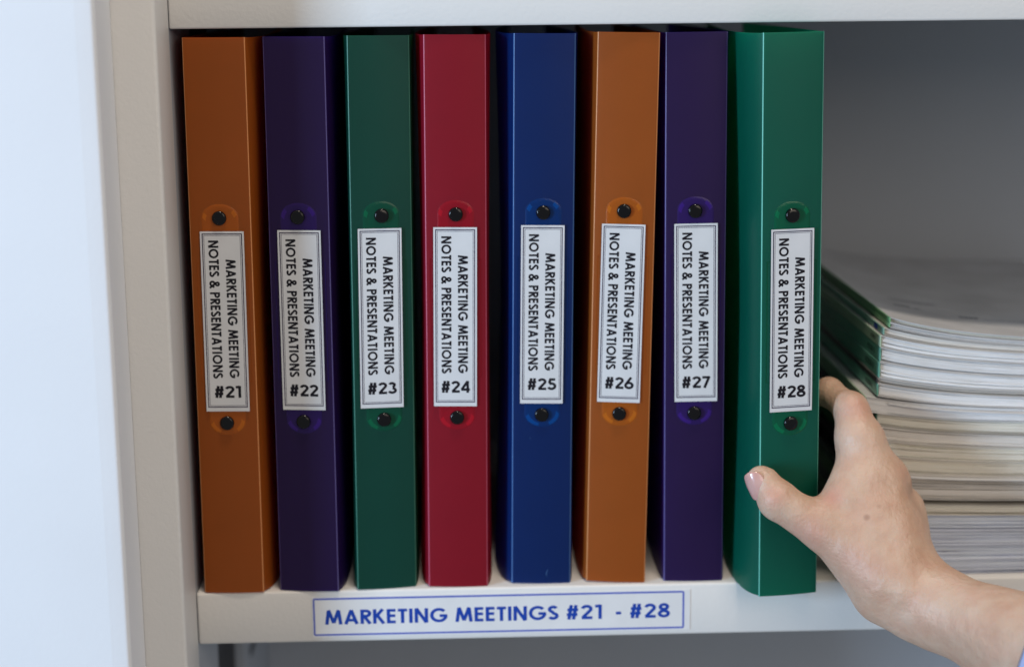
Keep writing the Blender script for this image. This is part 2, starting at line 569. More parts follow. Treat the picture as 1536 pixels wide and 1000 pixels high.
def binder(num, bx, by, yaw, lean, ldx, ldrot, bl, br, colr):
    global rv_mesh
    root = empty('ring_binder', LAB[num], 'ring binder', group='ring binders standing in a row on the shelf')
    ya = rad(yaw)
    le = rad(lean)
    xh = Vector((math.cos(ya), math.sin(ya), 0))
    yh = Vector((-math.sin(ya), math.cos(ya), 0))
    zl = (Vector((0, 0, 1)) * math.cos(le) + xh * math.sin(le))
    xl = zl.cross(yh) * -1
    if xl.dot(xh) < 0: xl = -xl
    lift = abs(math.sin(le)) * HW + .0003
    M = Matrix(((xl.x, yh.x, zl.x, bx / 1000), (xl.y, yh.y, zl.y, by / 1000), (xl.z, yh.z, zl.z, lift), (0, 0, 0, 1)))
    root.matrix_world = M
    pm, cm, pl = PP[colr], CRE[colr], PLT[colr]
    # spine: gently bowed, rounded folds at both edges
    bow = .0009
    pts, mi = [], []
    r = .0009
    ys = .0009
    left_fold = [(-HW + r - r * math.cos(rad(a)), ys - r * math.sin(rad(a))) for a in (0, 22, 45, 67, 90)]
    mid = [(-HW + r + (2 * HW - 2 * r) * i / 12, -bow * math.sin(math.pi * i / 12)) for i in range(1, 12)]
    right_fold = [(-p[0], p[1]) for p in reversed(left_fold)]
    pts = left_fold + mid + right_fold
    n = len(pts)
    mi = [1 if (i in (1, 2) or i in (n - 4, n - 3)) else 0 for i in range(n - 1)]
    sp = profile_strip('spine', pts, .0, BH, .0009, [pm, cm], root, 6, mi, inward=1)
    # covers
    D = .235
    skew = math.tan(ya)
    for sgn, bul in ((-1, bl / 1000), (1, br / 1000)):
        N = 30

        def outline(h, sgn=sgn, bul=bul):
            P = []
            amp = .62 + .38 * abs(2 * h - 1) ** 1.5
            for i in range(N + 1):
                t = (i / N) ** 2
                y = ys + t * D
                # quick outward flare right behind the fold, then back in towards the fore-edge
                rise = .55 * (1 - math.exp(-(y - ys) / .007)) + .45 * math.sin(min(1, t / .24) * math.pi / 2)
                fall = 1 - (max(0, t - .24) / .76) ** 1.4
                off = bul * amp * rise * fall - .004 * t
                P.append((sgn * (HW + off) + skew * (y - ys), y))
            return P

        profile_strip('side_cover', outline(0), .0004, BH - .0002, .0009, pm, root, 12, None, (-1 if sgn < 0 else 1), outline)
    # pressed patch over the ring mechanism
    st = stadium(.0101, .0930, .2232)
    V, F = [], []
    m_ = len(st)
    fy = lambda x: -bow * math.sin(math.pi * (x + HW - r) / (2 * HW - 2 * r))
    rings = [(1.0, .00004), (.95, -.00010), (.88, -.00018), (.78, -.00012), (.60, -.00006)]
    cz = (.0930 + .2232) / 2
    hz = (.2232 - .0930) / 2
    for k, (sc, dy) in enumerate(rings):
        inset = (1 - sc) * .0101
        for (x, z) in st:
            zz = cz + (z - cz) * (hz - inset) / hz
            V.append((x * sc, fy(x * sc) + dy - .00004, zz))
    for k in range(len(rings) - 1):
        for i in range(m_):
            j = (i + 1) % m_
            F.append((k * m_ + i, (k + 1) * m_ + i, (k + 1) * m_ + j, k * m_ + j))
    last = (len(rings) - 1) * m_
    nn = m_ // 2
    for i in range(nn - 1):
        F.append((last + i, last + m_ - 1 - i, last + m_ - 2 - i, last + i + 1))
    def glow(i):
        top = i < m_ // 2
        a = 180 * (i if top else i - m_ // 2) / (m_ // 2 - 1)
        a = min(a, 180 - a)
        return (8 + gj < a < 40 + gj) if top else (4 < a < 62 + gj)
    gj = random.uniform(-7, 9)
    patch = mesh_obj('ring_patch', V, F, [pl, RIM_GLOW[colr]], root, True, midx=[1 if (1 <= f // m_ <= 2 and f < 4 * m_ and glow(f % m_)) else 0 for f in range(len(F))])
    # label pocket ridges
    bm = bmesh.new()
    pz0, pz1, pw = .1235, .1905, .0140
    for sgn in (-1, 1):
        x0 = sgn * pw + ldx / 1000 * .6
        dd = fy(x0)
        box_bm((x0 - .00013, dd - .00028, pz0), (x0 + .00013, dd + .0001, pz1), .0, 1, bm)
        for zc in (pz0, pz1):
            xx = sorted((x0 + sgn * .00013, x0 - sgn * .0022))
            box_bm((xx[0], dd - .0003, zc - .00012), (xx[1], dd + .0001, zc + .00012), .0, 1, bm)
    bm_obj('label_pocket', bm, [pl], root)
    if num == 25:
        scuff(root, [(.0040, .0080), (.0032, .0068), (.0030, .0055), (.0033, .0044)], cm)
        scuff(root, [(-.0068, .0867), (-.0066, .0860)], cm)
    # rivets
    for z in (.1000, .2155):
        if rv_mesh is None:
            bm = bmesh.new()
            prof = [(.0039, 0), (.0040, -.0009), (.0037, -.0016), (.0031, -.0019), (.0020, -.0020), (.0010, -.00203), (.0, -.00204)]
            seg = 28
            rings_ = []
            for (rr, yy) in prof[:-1]:
                rings_.append([bm.verts.new((rr * math.cos(2 * math.pi * i / seg), yy, rr * math.sin(2 * math.pi * i / seg))) for i in range(seg)])
            c_ = bm.verts.new((0, prof[-1][1], 0))
            for a, b in zip(rings_, rings_[1:]):
                for i in range(seg):
                    bm.faces.new((a[i], a[(i + 1) % seg], b[(i + 1) % seg], b[i]))
            for i in range(seg):
                bm.faces.new((rings_[-1][i], rings_[-1][(i + 1) % seg], c_))
            rv = bm_obj('rivet', bm, RIVET, root, True)
            rv_mesh = rv.data
        else:
            rv = bpy.data.objects.new('rivet', rv_mesh)
            COL.objects.link(rv)
            rv.parent = root
        rv.location = (random.uniform(-.0003, .0003), -.0010, z + random.uniform(-.0003, .0003))
    # paper label with printed border and lettering
    lw, lh = .0241, .1014
    yl = -.0015
    ctr = Vector((ldx / 1000, yl, .1575))
    rot = rad(-ldrot)
    exx = Vector((math.cos(rot), 0, math.sin(rot)))
    ezz = Vector((-math.sin(rot), 0, math.cos(rot)))
    org = ctr - exx * lw / 2 - ezz * lh / 2
    bm = bmesh.new()
    # thin sheet
    vs = []
    for yy in (0, .0002):
        for (a, b) in ((0, 0), (lw, 0), (lw, lh), (0, lh)):
            vs.append(bm.verts.new(org + exx * a + ezz * b + Vector((0, yy, 0))))
    for f in ((0, 1, 2, 3), (7, 6, 5, 4), (0, 4, 5, 1), (1, 5, 6, 2), (2, 6, 7, 3), (3, 7, 4, 0)):
        bm.faces.new([vs[i] for i in f])
    lb = bm_obj('label', bm, PAPER, root, label='white label reading #%d' % num)
    eno = Vector((0, -1, 0))
    frame_strips('label_border', .0010, lw - .0010, .0022, lh - .0011, .00055, INKLINE, lb, org, exx, ezz, eno)
    frame_strips('label_border', .0020, lw - .0020, .0032, lh - .0021, .00024, INKLINE, lb, org, exx, ezz, eno)
    q = -math.pi / 2
    items = [
        ('NOTES & PRESENTATIONS', .0055, .0774, .0044, lh - .0050, q, .205),
        ('MARKETING MEETING', .0055, .0668, .0136, lh - .0156, q, .205),
        ('#%d' % num, .0068, .0163 if num != 21 else .0148, .0040 if num != 21 else .0047, .0078, 0, .205),
    ]
    lettering('lettering', items, INK, lb, org, exx, ezz, eno, .00004)
    return root


for d in DATA:
    binder(*d)
#BOOKS
# ------------------------------------------------------------------ stack of catalogues


def page_mat(name, col, dark, seed, layers=10):
    m, nt, b, out = mat(name)
    tc = node(nt, 'ShaderNodeTexCoord')
    mp = node(nt, 'ShaderNodeMapping')
    mp.inputs['Scale'].default_value = (1.0, layers * 2.1, 1)
    mp.inputs['Location'].default_value = (seed * 3.7, seed * 11.3, 0)
    nt.links.new(tc.outputs['UV'], mp.inputs['Vector'])
    n = node(nt, 'ShaderNodeTexNoise')
    n.inputs['Scale'].default_value = 1.0
    n.inputs['Detail'].default_value = 5
    n.inputs['Roughness'].default_value = .78
    nt.links.new(mp.outputs[0], n.inputs['Vector'])
    r = ramp(nt, n.outputs[0], [(.325, dark), (.36, [c * .76 for c in col]), (.43, col), (.62, [min(.92, c * 1.12) for c in col])])
    r2 = noise(nt, 22, 3)
    mx = node(nt, 'ShaderNodeMix', data_type='RGBA', blend_type='MULTIPLY')
    mx.inputs[0].default_value = .35
    nt.links.new(r.outputs[0], mx.inputs[6])
    rr = ramp(nt, r2.outputs[0], [(.35, (.82, .80, .74)), (.6, (1, 1, 1))])
    nt.links.new(rr.outputs[0], mx.inputs[7])
    nt.links.new(mx.outputs[2], b.inputs['Base Color'])
    b.inputs['Roughness'].default_value = .75
    b.inputs['Specular IOR Level'].default_value = .2
    bump(nt, b, n.outputs[0], .0006, .8)
    return m


def cover_mat(name, col, rough=.4):
    m, nt, b, out = mat(name)
    n = noise(nt, 30, 4)
    r = ramp(nt, n.outputs[0], [(.3, [c * .8 for c in col]), (.65, col)])
    nt.links.new(r.outputs[0], b.inputs['Base Color'])
    b.inputs['Roughness'].default_value = rough
    g = noise(nt, 300, 2)
    bump(nt, b, g.outputs[0], .00008, .6)
    return m


WHITE_P = ((.88, .88, .89), (.30, .30, .34))
CREAM_P = ((.86, .82, .74), (.30, .27, .22))
GREY_P = ((.78, .75, .71), (.24, .23, .23))
COOL_LIT_P = ((.74, .79, .93), (.20, .23, .36))  # cool light on the lowest pages, painted into their colour
G1, G2, G3, G4, G5, K1 = (.20, .46, .22), (.26, .50, .42), (.52, .70, .52), (.18, .50, .39), (.07, .20, .14), (.04, .043, .045)
# from the top: y of the upper and lower edge in the photograph at the left end, x shift in mm, spine colour, pages, words on the spine, label
BK = [
    (471.5, 479.0, 0.0, G1, CREAM_P, None, 'thin catalogue with pale grey cover and green spine, topmost of the stack'),
    (479.2, 486.3, -0.2, G1, WHITE_P, None, 'thin green-spined catalogue, second from the top of the stack'),
    (486.6, 497.0, -3.4, G2, GREY_P, 'mark', 'catalogue with a small blue mark on its teal spine, third from the top'),
    (497.2, 515.0, -5.4, G3, WHITE_P, 'small', 'catalogue with the palest green spine and small lettering, in the upper stack'),
    (516.0, 536.5, -5.2, G4, WHITE_P, 'logo', 'teal-spined catalogue with black lettering right under the palest green spine'),
    (537.2, 560.5, -5.6, G4, WHITE_P, 'logo', 'second of the two adjoining teal-spined lettered catalogues, the lower one'),
    (561.2, 568.8, -6.4, K1, GREY_P, None, 'thin catalogue with a black spine between two teal ones'),
    (569.6, 588.0, -6.2, G4, WHITE_P, 'logo', 'teal-spined lettered catalogue just below the thin black spine'),
    (588.6, 611.5, -12.8, G3, WHITE_P, 'logo', 'grey-green catalogue jutting out furthest to the left by the index finger'),
    (613.0, 633.5, -5.8, G5, CREAM_P, None, 'dark green catalogue beside the knuckle of the index finger'),
    (634.2, 655.0, -6.6, K1, GREY_P, None, 'black-spined catalogue with grey pages, second below the jutting one'),
    (655.6, 679.0, -6.0, G3, CREAM_P, None, 'catalogue with the yellowest cream pages, behind the back of the hand'),
    (679.6, 702.5, -8.5, G1, CREAM_P, None, 'green-spined catalogue just above the black coil binding'),
    (703.0, 719.0, -10.0, K1, GREY_P, 'coil', 'notebook with a black coil binding seen between binder and hand'),
    (719.5, 744.0, -7.0, G5, GREY_P, None, 'catalogue with grey pages just above the widest dark gap of the stack'),
    (752.5, 769.0, -6.0, G5, CREAM_P, None, 'catalogue just below the widest dark gap, with a curved cream edge'),
    (769.6, 794.0, -6.0, G1, COOL_LIT_P, None, 'catalogue with pages tinted as if in cool light, fourth from the bottom of the stack'),
    (794.6, 818.0, -5.0, G5, COOL_LIT_P, None, 'catalogue with pages tinted as if in cool light, third from the bottom of the stack'),
    (818.6, 843.0, -6.0, G1, COOL_LIT_P, None, 'catalogue with pages tinted as if in cool light, second from the bottom of the stack'),
    (843.6, 866.3, -5.0, G2, COOL_LIT_P, None, 'catalogue lying on the shelf at the bottom of the stack behind the wrist'),
]
BX0, BY0 = .2158, .006
zpx = lambda y: max(.0004, .1532 - (y - 471.5) * (.1528 / (866.3 - 471.5)))
NB = 22
xs = [0, .004, .008, .013, .019, .026, .034, .043, .053, .064, .076, .090, .106, .124, .144, .165, .187, .206]


def sag(z, x):
    return .0165 * (max(0, z) / .153) ** 1.15 * (1 - math.exp(-x / .055))


rndb = random.Random(11)
COVER_TOP = None
prev_gap = 0
for bi, (ya_, yb_, dx, gcol, (pcol, pdark), words_, lab) in enumerate(BK):
    z1, z0 = zpx(ya_), zpx(yb_)
    x0 = BX0 + dx / 1000
    y0 = BY0 + (rndb.uniform(-.0015, .0012) if bi else 0.0) - (.002 if bi == 8 else 0)
    root = empty('catalogue', lab, 'catalogue', (x0, y0, z0), group='catalogues piled in one stack on the shelf')
    th = z1 - z0
    ct = .00035
    dep = .297 if bi != 0 else .290
    wide = .206 + rndb.uniform(-.003, .003)
    cm_ = cover_mat('catalogue_cover_%02d' % bi, gcol)
    top_col = (.40, .42, .44) if bi == 0 else [c * .8 + .12 for c in gcol]
    tm_ = cover_mat('catalogue_face_%02d' % bi, (.52, .53, .56) if bi == 0 else [c * .75 + .02 * (bi % 3) for c in pcol], .5)
    pmt = page_mat('catalogue_pages_%02d' % bi, pcol, pdark, bi + 1, max(3, th / .0009))
    # gap wedge: under the big gap the lower books droop more
    def zz(x, f):
        return z0 + f * th - sag(z0 + f * th, x) - (z0)
    # page block made of a few gatherings, each with its own small offset
    V, F, UV = [], [], []
    L = max(3, int(round(th / .0011)))
    xr = [x for x in xs if x < wide] + [wide]
    dev = [rndb.choice((0, .0003, .0006, .0009, .0012, .0016, .0024)) + rndb.uniform(0, .0003) for _ in range(L)]
    gaps = [rndb.choice((.00003, .00004, .00005, .00006, .0001, .0002)) for _ in range(L)]
    fz0, fz1 = ct / th * 1.6, 1 - ct / th * 1.6
    for l in range(L):
        fa = fz0 + (fz1 - fz0) * l / L
        fb = fz0 + (fz1 - fz0) * (l + 1) / L - gaps[l] / th
        base = len(V)
        for i, x in enumerate(xr):
            xx = x + .0008
            wob = .0002 * math.sin(x * 90 + l * 2.1 + bi)
            for (yy, f) in ((dev[l] + wob, fa), (dev[l] + wob, fb), (dep - .002, fa), (dep - .002, fb)):
                V.append((xx, yy, zz(x, f)))
                UV.append((x * 8 + (0 if yy < .1 else 3), f))
        n_ = len(xr)
        for i in range(n_ - 1):
            a = base + i * 4
            b = a + 4
            F += [(a, b, b + 1, a + 1), (a + 1, b + 1, b + 3, a + 3), (a + 2, a + 3, b + 3, b + 2), (a, a + 2, b + 2, b)]
        F.append((base, base + 1, base + 3, base + 2))
        e = base + (n_ - 1) * 4
        F.append((e, e + 2, e + 3, e + 1))
    o = mesh_obj('pages', V, F, pmt, root)
    uvl = o.data.uv_layers.new(name='UVMap')
    for li, lp in enumerate(o.data.loops):
        uvl.data[li].uv = UV[lp.vertex_index]
    # covers, each a thin bent sheet
    for which, f0, f1 in (('back_cover', 0, ct / th), ('front_cover', 1 - ct / th, 1)):
        V, F = [], []
        for x in xr:
            xx = x * (1.004)
            for (yy, f) in ((-.0006, f0), (-.0006, f1), (dep, f0), (dep, f1)):
                V.append((xx, yy, zz(x, f)))
        for i in range(len(xr) - 1):
            a, b = i * 4, i * 4 + 4
            F += [(a, b, b + 1, a + 1), (a + 1, b + 1, b + 3, a + 3), (a + 2, a + 3, b + 3, b + 2), (a, a + 2, b + 2, b)]
        F.append((0, 1, 3, 2))
        e = (len(xr) - 1) * 4
        F.append((e, e + 2, e + 3, e + 1))
        co = mesh_obj(which, V, F, tm_, root)
        if bi == 0 and which == 'front_cover':
            top_cover = co
    if bi in (8, 13):
        V, F = [], []
        for x in [q for q in xr if q > .012]:
            xx = x
            for (yy, f) in ((-.0042 + .0030 * math.exp(-(x - .012) / .02), .80), (dep * .6, .80)):
                V.append((xx, yy, zz(x, f) - .0003))
        n2 = len(V) // 2
        F = [(2 * i, 2 * i + 2, 2 * i + 3, 2 * i + 1) for i in range(n2 - 1)]
        ls = mesh_obj('loose_sheet', V, F, PAPER, root)
        md = ls.modifiers.new('thickness', 'SOLIDIFY')
        md.thickness = .0004
    # spine
    spn = box('spine', (-.0006, -.0006, ct * .2), (.0002, dep, th - ct * .2), cm_, root, .0002, 1)
    eu, ev, eo = Vector((0, -1, 0)), Vector((0, 0, -1)), Vector((-1, 0, 0))
    # words stand upside down, the round mark nearest the front
    eu, ev = Vector((0, 1, 0)), Vector((0, 0, -1))
    if words_ in ('logo', 'small'):
        cap = th * (.42 if words_ == 'logo' else .30)
        y_in = .011 if words_ == 'logo' else .010
        oo = Vector((-.0006, y_in, th / 2 + cap / 2))
        lettering('lettering', [('BOSCH', cap, cap * 3.9, cap * 1.5, 0, 0, .2)], INK, spn, oo, eu, ev, eo, .00006)
        V, F = [], []
        for (ri, ro) in ((.40, .52),):
            for k in range(24):
                a = 2 * math.pi * k / 24
                for rr_ in (ri, ro):
                    V.append(oo + eu * (cap * .5 + cap * rr_ * math.cos(a)) + ev * (cap * .5 + cap * rr_ * math.sin(a)) + eo * .00006)
            for k in range(24):
                j = (k + 1) % 24
                F.append((2 * k, 2 * k + 1, 2 * j + 1, 2 * j))
        q0 = len(V)
        for (a, b) in ((-.12, -.3), (-.05, -.3), (-.05, .3), (-.12, .3), (.05, -.3), (.12, -.3), (.12, .3), (.05, .3), (-.05, -.04), (.05, -.04), (.05, .04), (-.05, .04)):
            V.append(oo + eu * (cap * .5 + cap * a) + ev * (cap * .5 + cap * b) + eo * .00007)
        F += [(q0, q0 + 1, q0 + 2, q0 + 3), (q0 + 4, q0 + 5, q0 + 6, q0 + 7), (q0 + 8, q0 + 9, q0 + 10, q0 + 11)]
        mesh_obj('round_mark', V, F, INK, spn)
    if words_ == 'mark':
        V = [(-.00068, y, z) for (y, z) in ((.012, th * .1), (.021, th * .1), (.021, th * .9), (.012, th * .9))]
        mesh_obj('printed_mark', V, [(0, 1, 2, 3)], BLUEINK, spn)
    if words_ == 'coil':
        bm = bmesh.new()
        for k in range(44):
            cy_ = .006 + k * .0064
            R_, r_ = .0052, .0007
            ring = []
            for i in range(16):
                a = 2 * math.pi * i / 16
                c_ = Vector((R_ * math.cos(a) - .0018, cy_ + .0032 * i / 16, th / 2 + R_ * math.sin(a)))
                rd = Vector((math.cos(a), 0, math.sin(a)))
                ring.append([bm.verts.new(c_ + (rd * math.cos(q) + Vector((0, 1, 0)) * math.sin(q)) * r_) for q in (0, 1.257, 2.513, 3.77, 5.027)])
            for i in range(16):
                A, B = ring[i], ring[(i + 1) % 16]
                for j in range(5):
                    bm.faces.new((A[j], A[(j + 1) % 5], B[(j + 1) % 5], B[j]))
        co = bm_obj('coil_binding', bm, RIVET, root, True)
        tag(co, kind='stuff')
# faint print on the cover of the topmost catalogue
PRINT = plain('faint_cover_print', (.16, .18, .23), .5)
th0 = zpx(471.5) - zpx(479.0)


def print_bar(x, y, wx, wy):
    V = []
    for (a, b) in ((0, 0), (1, 0), (1, 1), (0, 1)):
        xx = x + a * wx
        V.append((xx, y + b * wy, th0 - sag(zpx(471.5), xx) + .00025))
    mesh_obj('printed_line', V, [(0, 1, 2, 3)], PRINT, top_cover)


for (x, y, wx, wy) in ((.018, .062, .010, .004), (.030, .060, .003, .003), (.054, .048, .012, .004), (.020, .085, .030, .002), (.068, .047, .028, .0010)):
    n_ = 4
    for k in range(n_):
        print_bar(x + wx * k / n_, y, wx / n_ * (.9 if wx > .02 else .78), wy)
#HAND
# ------------------------------------------------------------------ hand and forearm (one continuous surface grown from a distance field)


def hand_field():
    res = .0011
    lo = np.array([.125, -.215, -.085])
    hi = np.array([.415, .075, .125])
    n = np.ceil((hi - lo) / res).astype(int)
    ax = [lo[i] + res * np.arange(n[i], dtype=np.float32) for i in range(3)]
    F = np.full(n, .05, dtype=np.float32)
    FM = np.full(n, .05, dtype=np.float32)

    def cone(F, a, b, ra, rb, k, sub=False, sq=None):
        a = np.array(a, dtype=np.float32)
        b = np.array(b, dtype=np.float32)
        pad = max(ra, rb) * (1.0 if sq is None else 1.6) + (.02 if not sub else .004)
        i0 = [max(0, int((min(a[i], b[i]) - pad - lo[i]) / res)) for i in range(3)]
        i1 = [min(n[i], int((max(a[i], b[i]) + pad - lo[i]) / res) + 2) for i in range(3)]
        if any(i1[i] <= i0[i] for i in range(3)): return
        sl = tuple(slice(i0[i], i1[i]) for i in range(3))
        X, Y, Z = np.meshgrid(ax[0][sl[0]], ax[1][sl[1]], ax[2][sl[2]], indexing='ij', sparse=True)
        ba = b - a
        L2 = float(ba @ ba) + 1e-12
        px, py, pz = X - a[0], Y - a[1], Z - a[2]
        h = np.clip((px * ba[0] + py * ba[1] + pz * ba[2]) / L2, 0, 1)
        dx, dy, dz = px - h * ba[0], py - h * ba[1], pz - h * ba[2]
        if sq is not None:
            # flattened section: squash along direction sq (unit) by factor
            u, fct = np.array(sq[0], dtype=np.float32), sq[1]
            pr = dx * u[0] + dy * u[1] + dz * u[2]
            add = pr * (1 / fct - 1)
            dx, dy, dz = dx + u[0] * add, dy + u[1] * add, dz + u[2] * add
        d = np.sqrt(dx * dx + dy * dy + dz * dz) - (ra + (rb - ra) * h)
        G = F[sl]
        if sub:
            hh = np.maximum(k - np.abs(G + d), 0) / k
            F[sl] = np.maximum(G, -d) + hh * hh * k * .25
        else:
            hh = np.maximum(k - np.abs(G - d), 0) / k
            F[sl] = np.minimum(G, d) - hh * hh * k * .25

    P = lambda t: np.array(at(*t))
    # ---- palm and forearm
    wr = (1372, 893, -.066)
    cone(F, P((1396, 907, -.072)), P((1640, 1016, -.150)), .0193, .036, .010, sq=((0.1, .95, .25), .78))
    cone(F, P((1346, 876, -.062)), P((1396, 907, -.072)), .0182, .0196, .016)
    cone(F, P((1308, 722, -.030)), P((1348, 868, -.062)), .0160, .0190, .010)      # index metacarpal and muscle beside it
    cone(F, P((1346, 768, -.024)), P((1366, 870, -.054)), .0112, .0155, .016)      # middle metacarpal
    cone(F, P((1344, 800, -.008)), P((1358, 884, -.044)), .0100, .0145, .014)
    cone(F, P((1340, 826, .010)), P((1350, 885, -.036)), .0100, .0150, .010)
    cone(F, P((1338, 713, -.031)), P((1344, 722, -.032)), .0082, .0080, .006)      # index knuckle
    cone(F, P((1354, 764, -.024)), P((1360, 792, -.029)), .0080, .0080, .014)      # second knuckle
    cone(F, P((1284, 752, -.040)), P((1318, 800, -.047)), .0150, .0210, .012)      # web muscle
    cone(F, P((1280, 800, -.040)), P((1325, 862, -.050)), .0190, .0200, .012)
    # ---- thumb
    cone(F, P((1234, 791, -.0465)), P((1326, 862, -.060)), .0112, .0190, .010)     # thumb metacarpal
    cone(F, P((1168, 751, -.0405)), P((1232, 792, -.0465)), .0104, .0118, .005)
    cone(F, P((1145, 722, -.0350)), P((1166, 746, -.0400)), .0080, .0100, .004)
    cone(F, P((1140, 718, -.0345)), P((1145, 722, -.0350)), .0068, .0080, .003)
    cone(F, P((1160, 752, -.0415)), P((1166, 758, -.0420)), .0078, .0078, .003)      # thumb joint
    # web between thumb and index
    cone(F, P((1248, 772, -.042)), P((1276, 726, -.034)), .0070, .0080, .014)
    # bump at the base of the wrist
    cone(F, P((1322, 902, -.064)), P((1352, 918, -.070)), .0082, .0075, .012)
    # ---- index finger
    I = np.full_like(F, .05)
    cone(I, P((1275, 618, -.014)), P((1290, 660, -.023)), .0083, .0117, .008)
    cone(I, P((1290, 660, -.023)), P((1303, 714, -.030)), .0117, .0174, .010)
    cone(I, P((1243, 588, .008)), P((1276, 613, -.014)), .0079, .0084, .005)
    cone(I, P((1229, 591, .028)), P((1243, 588, .008)), .0070, .0079, .004)
    cone(I, P((1280, 608, -.013)), P((1284, 616, -.016)), .0062, .0062, .006)
    fingers = [I]
    # ---- the other three fingers, curled behind the index on the far side of the binder
    for (mcp, pip, dip, tip, r) in (
        ((1346, 772, -.020), (1318, 702, .008), (1296, 680, .026), (1282, 690, .040), .0082),
        ((1342, 800, -.006), (1318, 746, .022), (1300, 732, .036), (1284, 742, .048), .0078),
        ((1338, 826, .010), (1318, 792, .026), (1300, 780, .038), (1288, 788, .046), .0068)):
        A = np.full_like(F, .05)
        cone(A, P(mcp), P(pip), r * 1.12, r, .005)
        cone(A, P(pip), P(dip), r, r * .92, .004)
        cone(A, P(dip), P(tip), r * .92, r * .82, .004)
        fingers.append(A)
    for fi, A in enumerate(fingers):
        k = .008 if fi == 0 else .013
        hh = np.maximum(k - np.abs(F - A), 0) / k
        F = np.minimum(F, A) - hh * hh * k * .25
    # tendons and small folds
    for a, b, r in (((1338, 725, -.0420), (1362, 886, -.0800), .0030), ((1352, 775, -.034), (1372, 886, -.0750), .0028)):
        cone(F, P(a), P(b), r, r, .009)
    for (a, b, r) in (((1150, 733, -.0515), (1172, 732, -.051), .0010), ((1152, 740, -.0525), (1178, 739, -.0515), .0009), ((1156, 762, -.0525), (1166, 742, -.054), .0009),
                      ((1272, 600, -.0235), (1290, 597, -.0225), .0008), ((1270, 606, -.0245), (1294, 604, -.0235), .0008)):
        cone(F, P(a), P(b), r, r, .0016, sub=True)
    return F, lo, res


def surface_nets(F, lo, res):
    n = F.shape
    S = F < 0
    c = np.zeros(tuple(i - 1 for i in n), dtype=np.int8)
    for dx in (0, 1):
        for dy in (0, 1):
            for dz in (0, 1):
                c += S[dx:n[0] - 1 + dx, dy:n[1] - 1 + dy, dz:n[2] - 1 + dz]
    act = (c > 0) & (c < 8)
    idx = np.argwhere(act)
    vid = np.full(act.shape, -1, dtype=np.int64)
    vid[act] = np.arange(len(idx))
    acc = np.zeros((len(idx), 3))
    cnt = np.zeros(len(idx))
    corners = [(x, y, z) for x in (0, 1) for y in (0, 1) for z in (0, 1)]
    vals = {cc: F[idx[:, 0] + cc[0], idx[:, 1] + cc[1], idx[:, 2] + cc[2]].astype(float) for cc in corners}
    for a in corners:
        for axn in range(3):
            if a[axn] == 0:
                b = list(a); b[axn] = 1; b = tuple(b)
                va, vb = vals[a], vals[b]
                m = (va < 0) != (vb < 0)
                t = np.where(m, va / np.where(va - vb == 0, 1, va - vb), 0)
                for k in range(3):
                    acc[:, k] += np.where(m, a[k] + (t if k == axn else 0), 0)
                cnt += m
    V = (idx + acc / cnt[:, None]) * res + lo
    quads = []
    for axn in range(3):
        o1, o2 = [(1, 2), (2, 0), (0, 1)][axn]
        sa = [slice(0, n[k]) for k in range(3)]
        sb = [slice(0, n[k]) for k in range(3)]
        sa[axn] = slice(0, n[axn] - 1)
        sb[axn] = slice(1, n[axn])
        A, B = S[tuple(sa)], S[tuple(sb)]
        e = np.argwhere(A != B)
        flip = A[e[:, 0], e[:, 1], e[:, 2]]
        ok = (e[:, o1] > 0) & (e[:, o2] > 0) & (e[:, o1] < n[o1] - 1) & (e[:, o2] < n[o2] - 1)
        e, flip = e[ok], flip[ok]
        q = []
        for (d1, d2) in ((0, 0), (1, 0), (1, 1), (0, 1)):
            ee = e.copy()
            ee[:, o1] -= d1
            ee[:, o2] -= d2
            q.append(vid[ee[:, 0], ee[:, 1], ee[:, 2]])
        q = np.stack(q, 1)
        q[~flip] = q[~flip][:, ::-1]
        quads.append(q)
    Q = np.concatenate(quads)
    Q = Q[(Q >= 0).all(1)]
    return V, Q


def relax(V, Q, it=4, lam=.5):
    E_ = np.concatenate([Q[:, [0, 1]], Q[:, [1, 2]], Q[:, [2, 3]], Q[:, [3, 0]]])
    deg = np.bincount(E_[:, 0], minlength=len(V)) + np.bincount(E_[:, 1], minlength=len(V))
    for s in range(it * 2):
        acc = np.zeros_like(V)
        for k in range(3):
            acc[:, k] = np.bincount(E_[:, 0], V[E_[:, 1], k], len(V)) + np.bincount(E_[:, 1], V[E_[:, 0], k], len(V))
        d = acc / np.maximum(deg, 1)[:, None] - V
        V = V + d * (lam if s % 2 == 0 else -lam * 1.02)
    return V


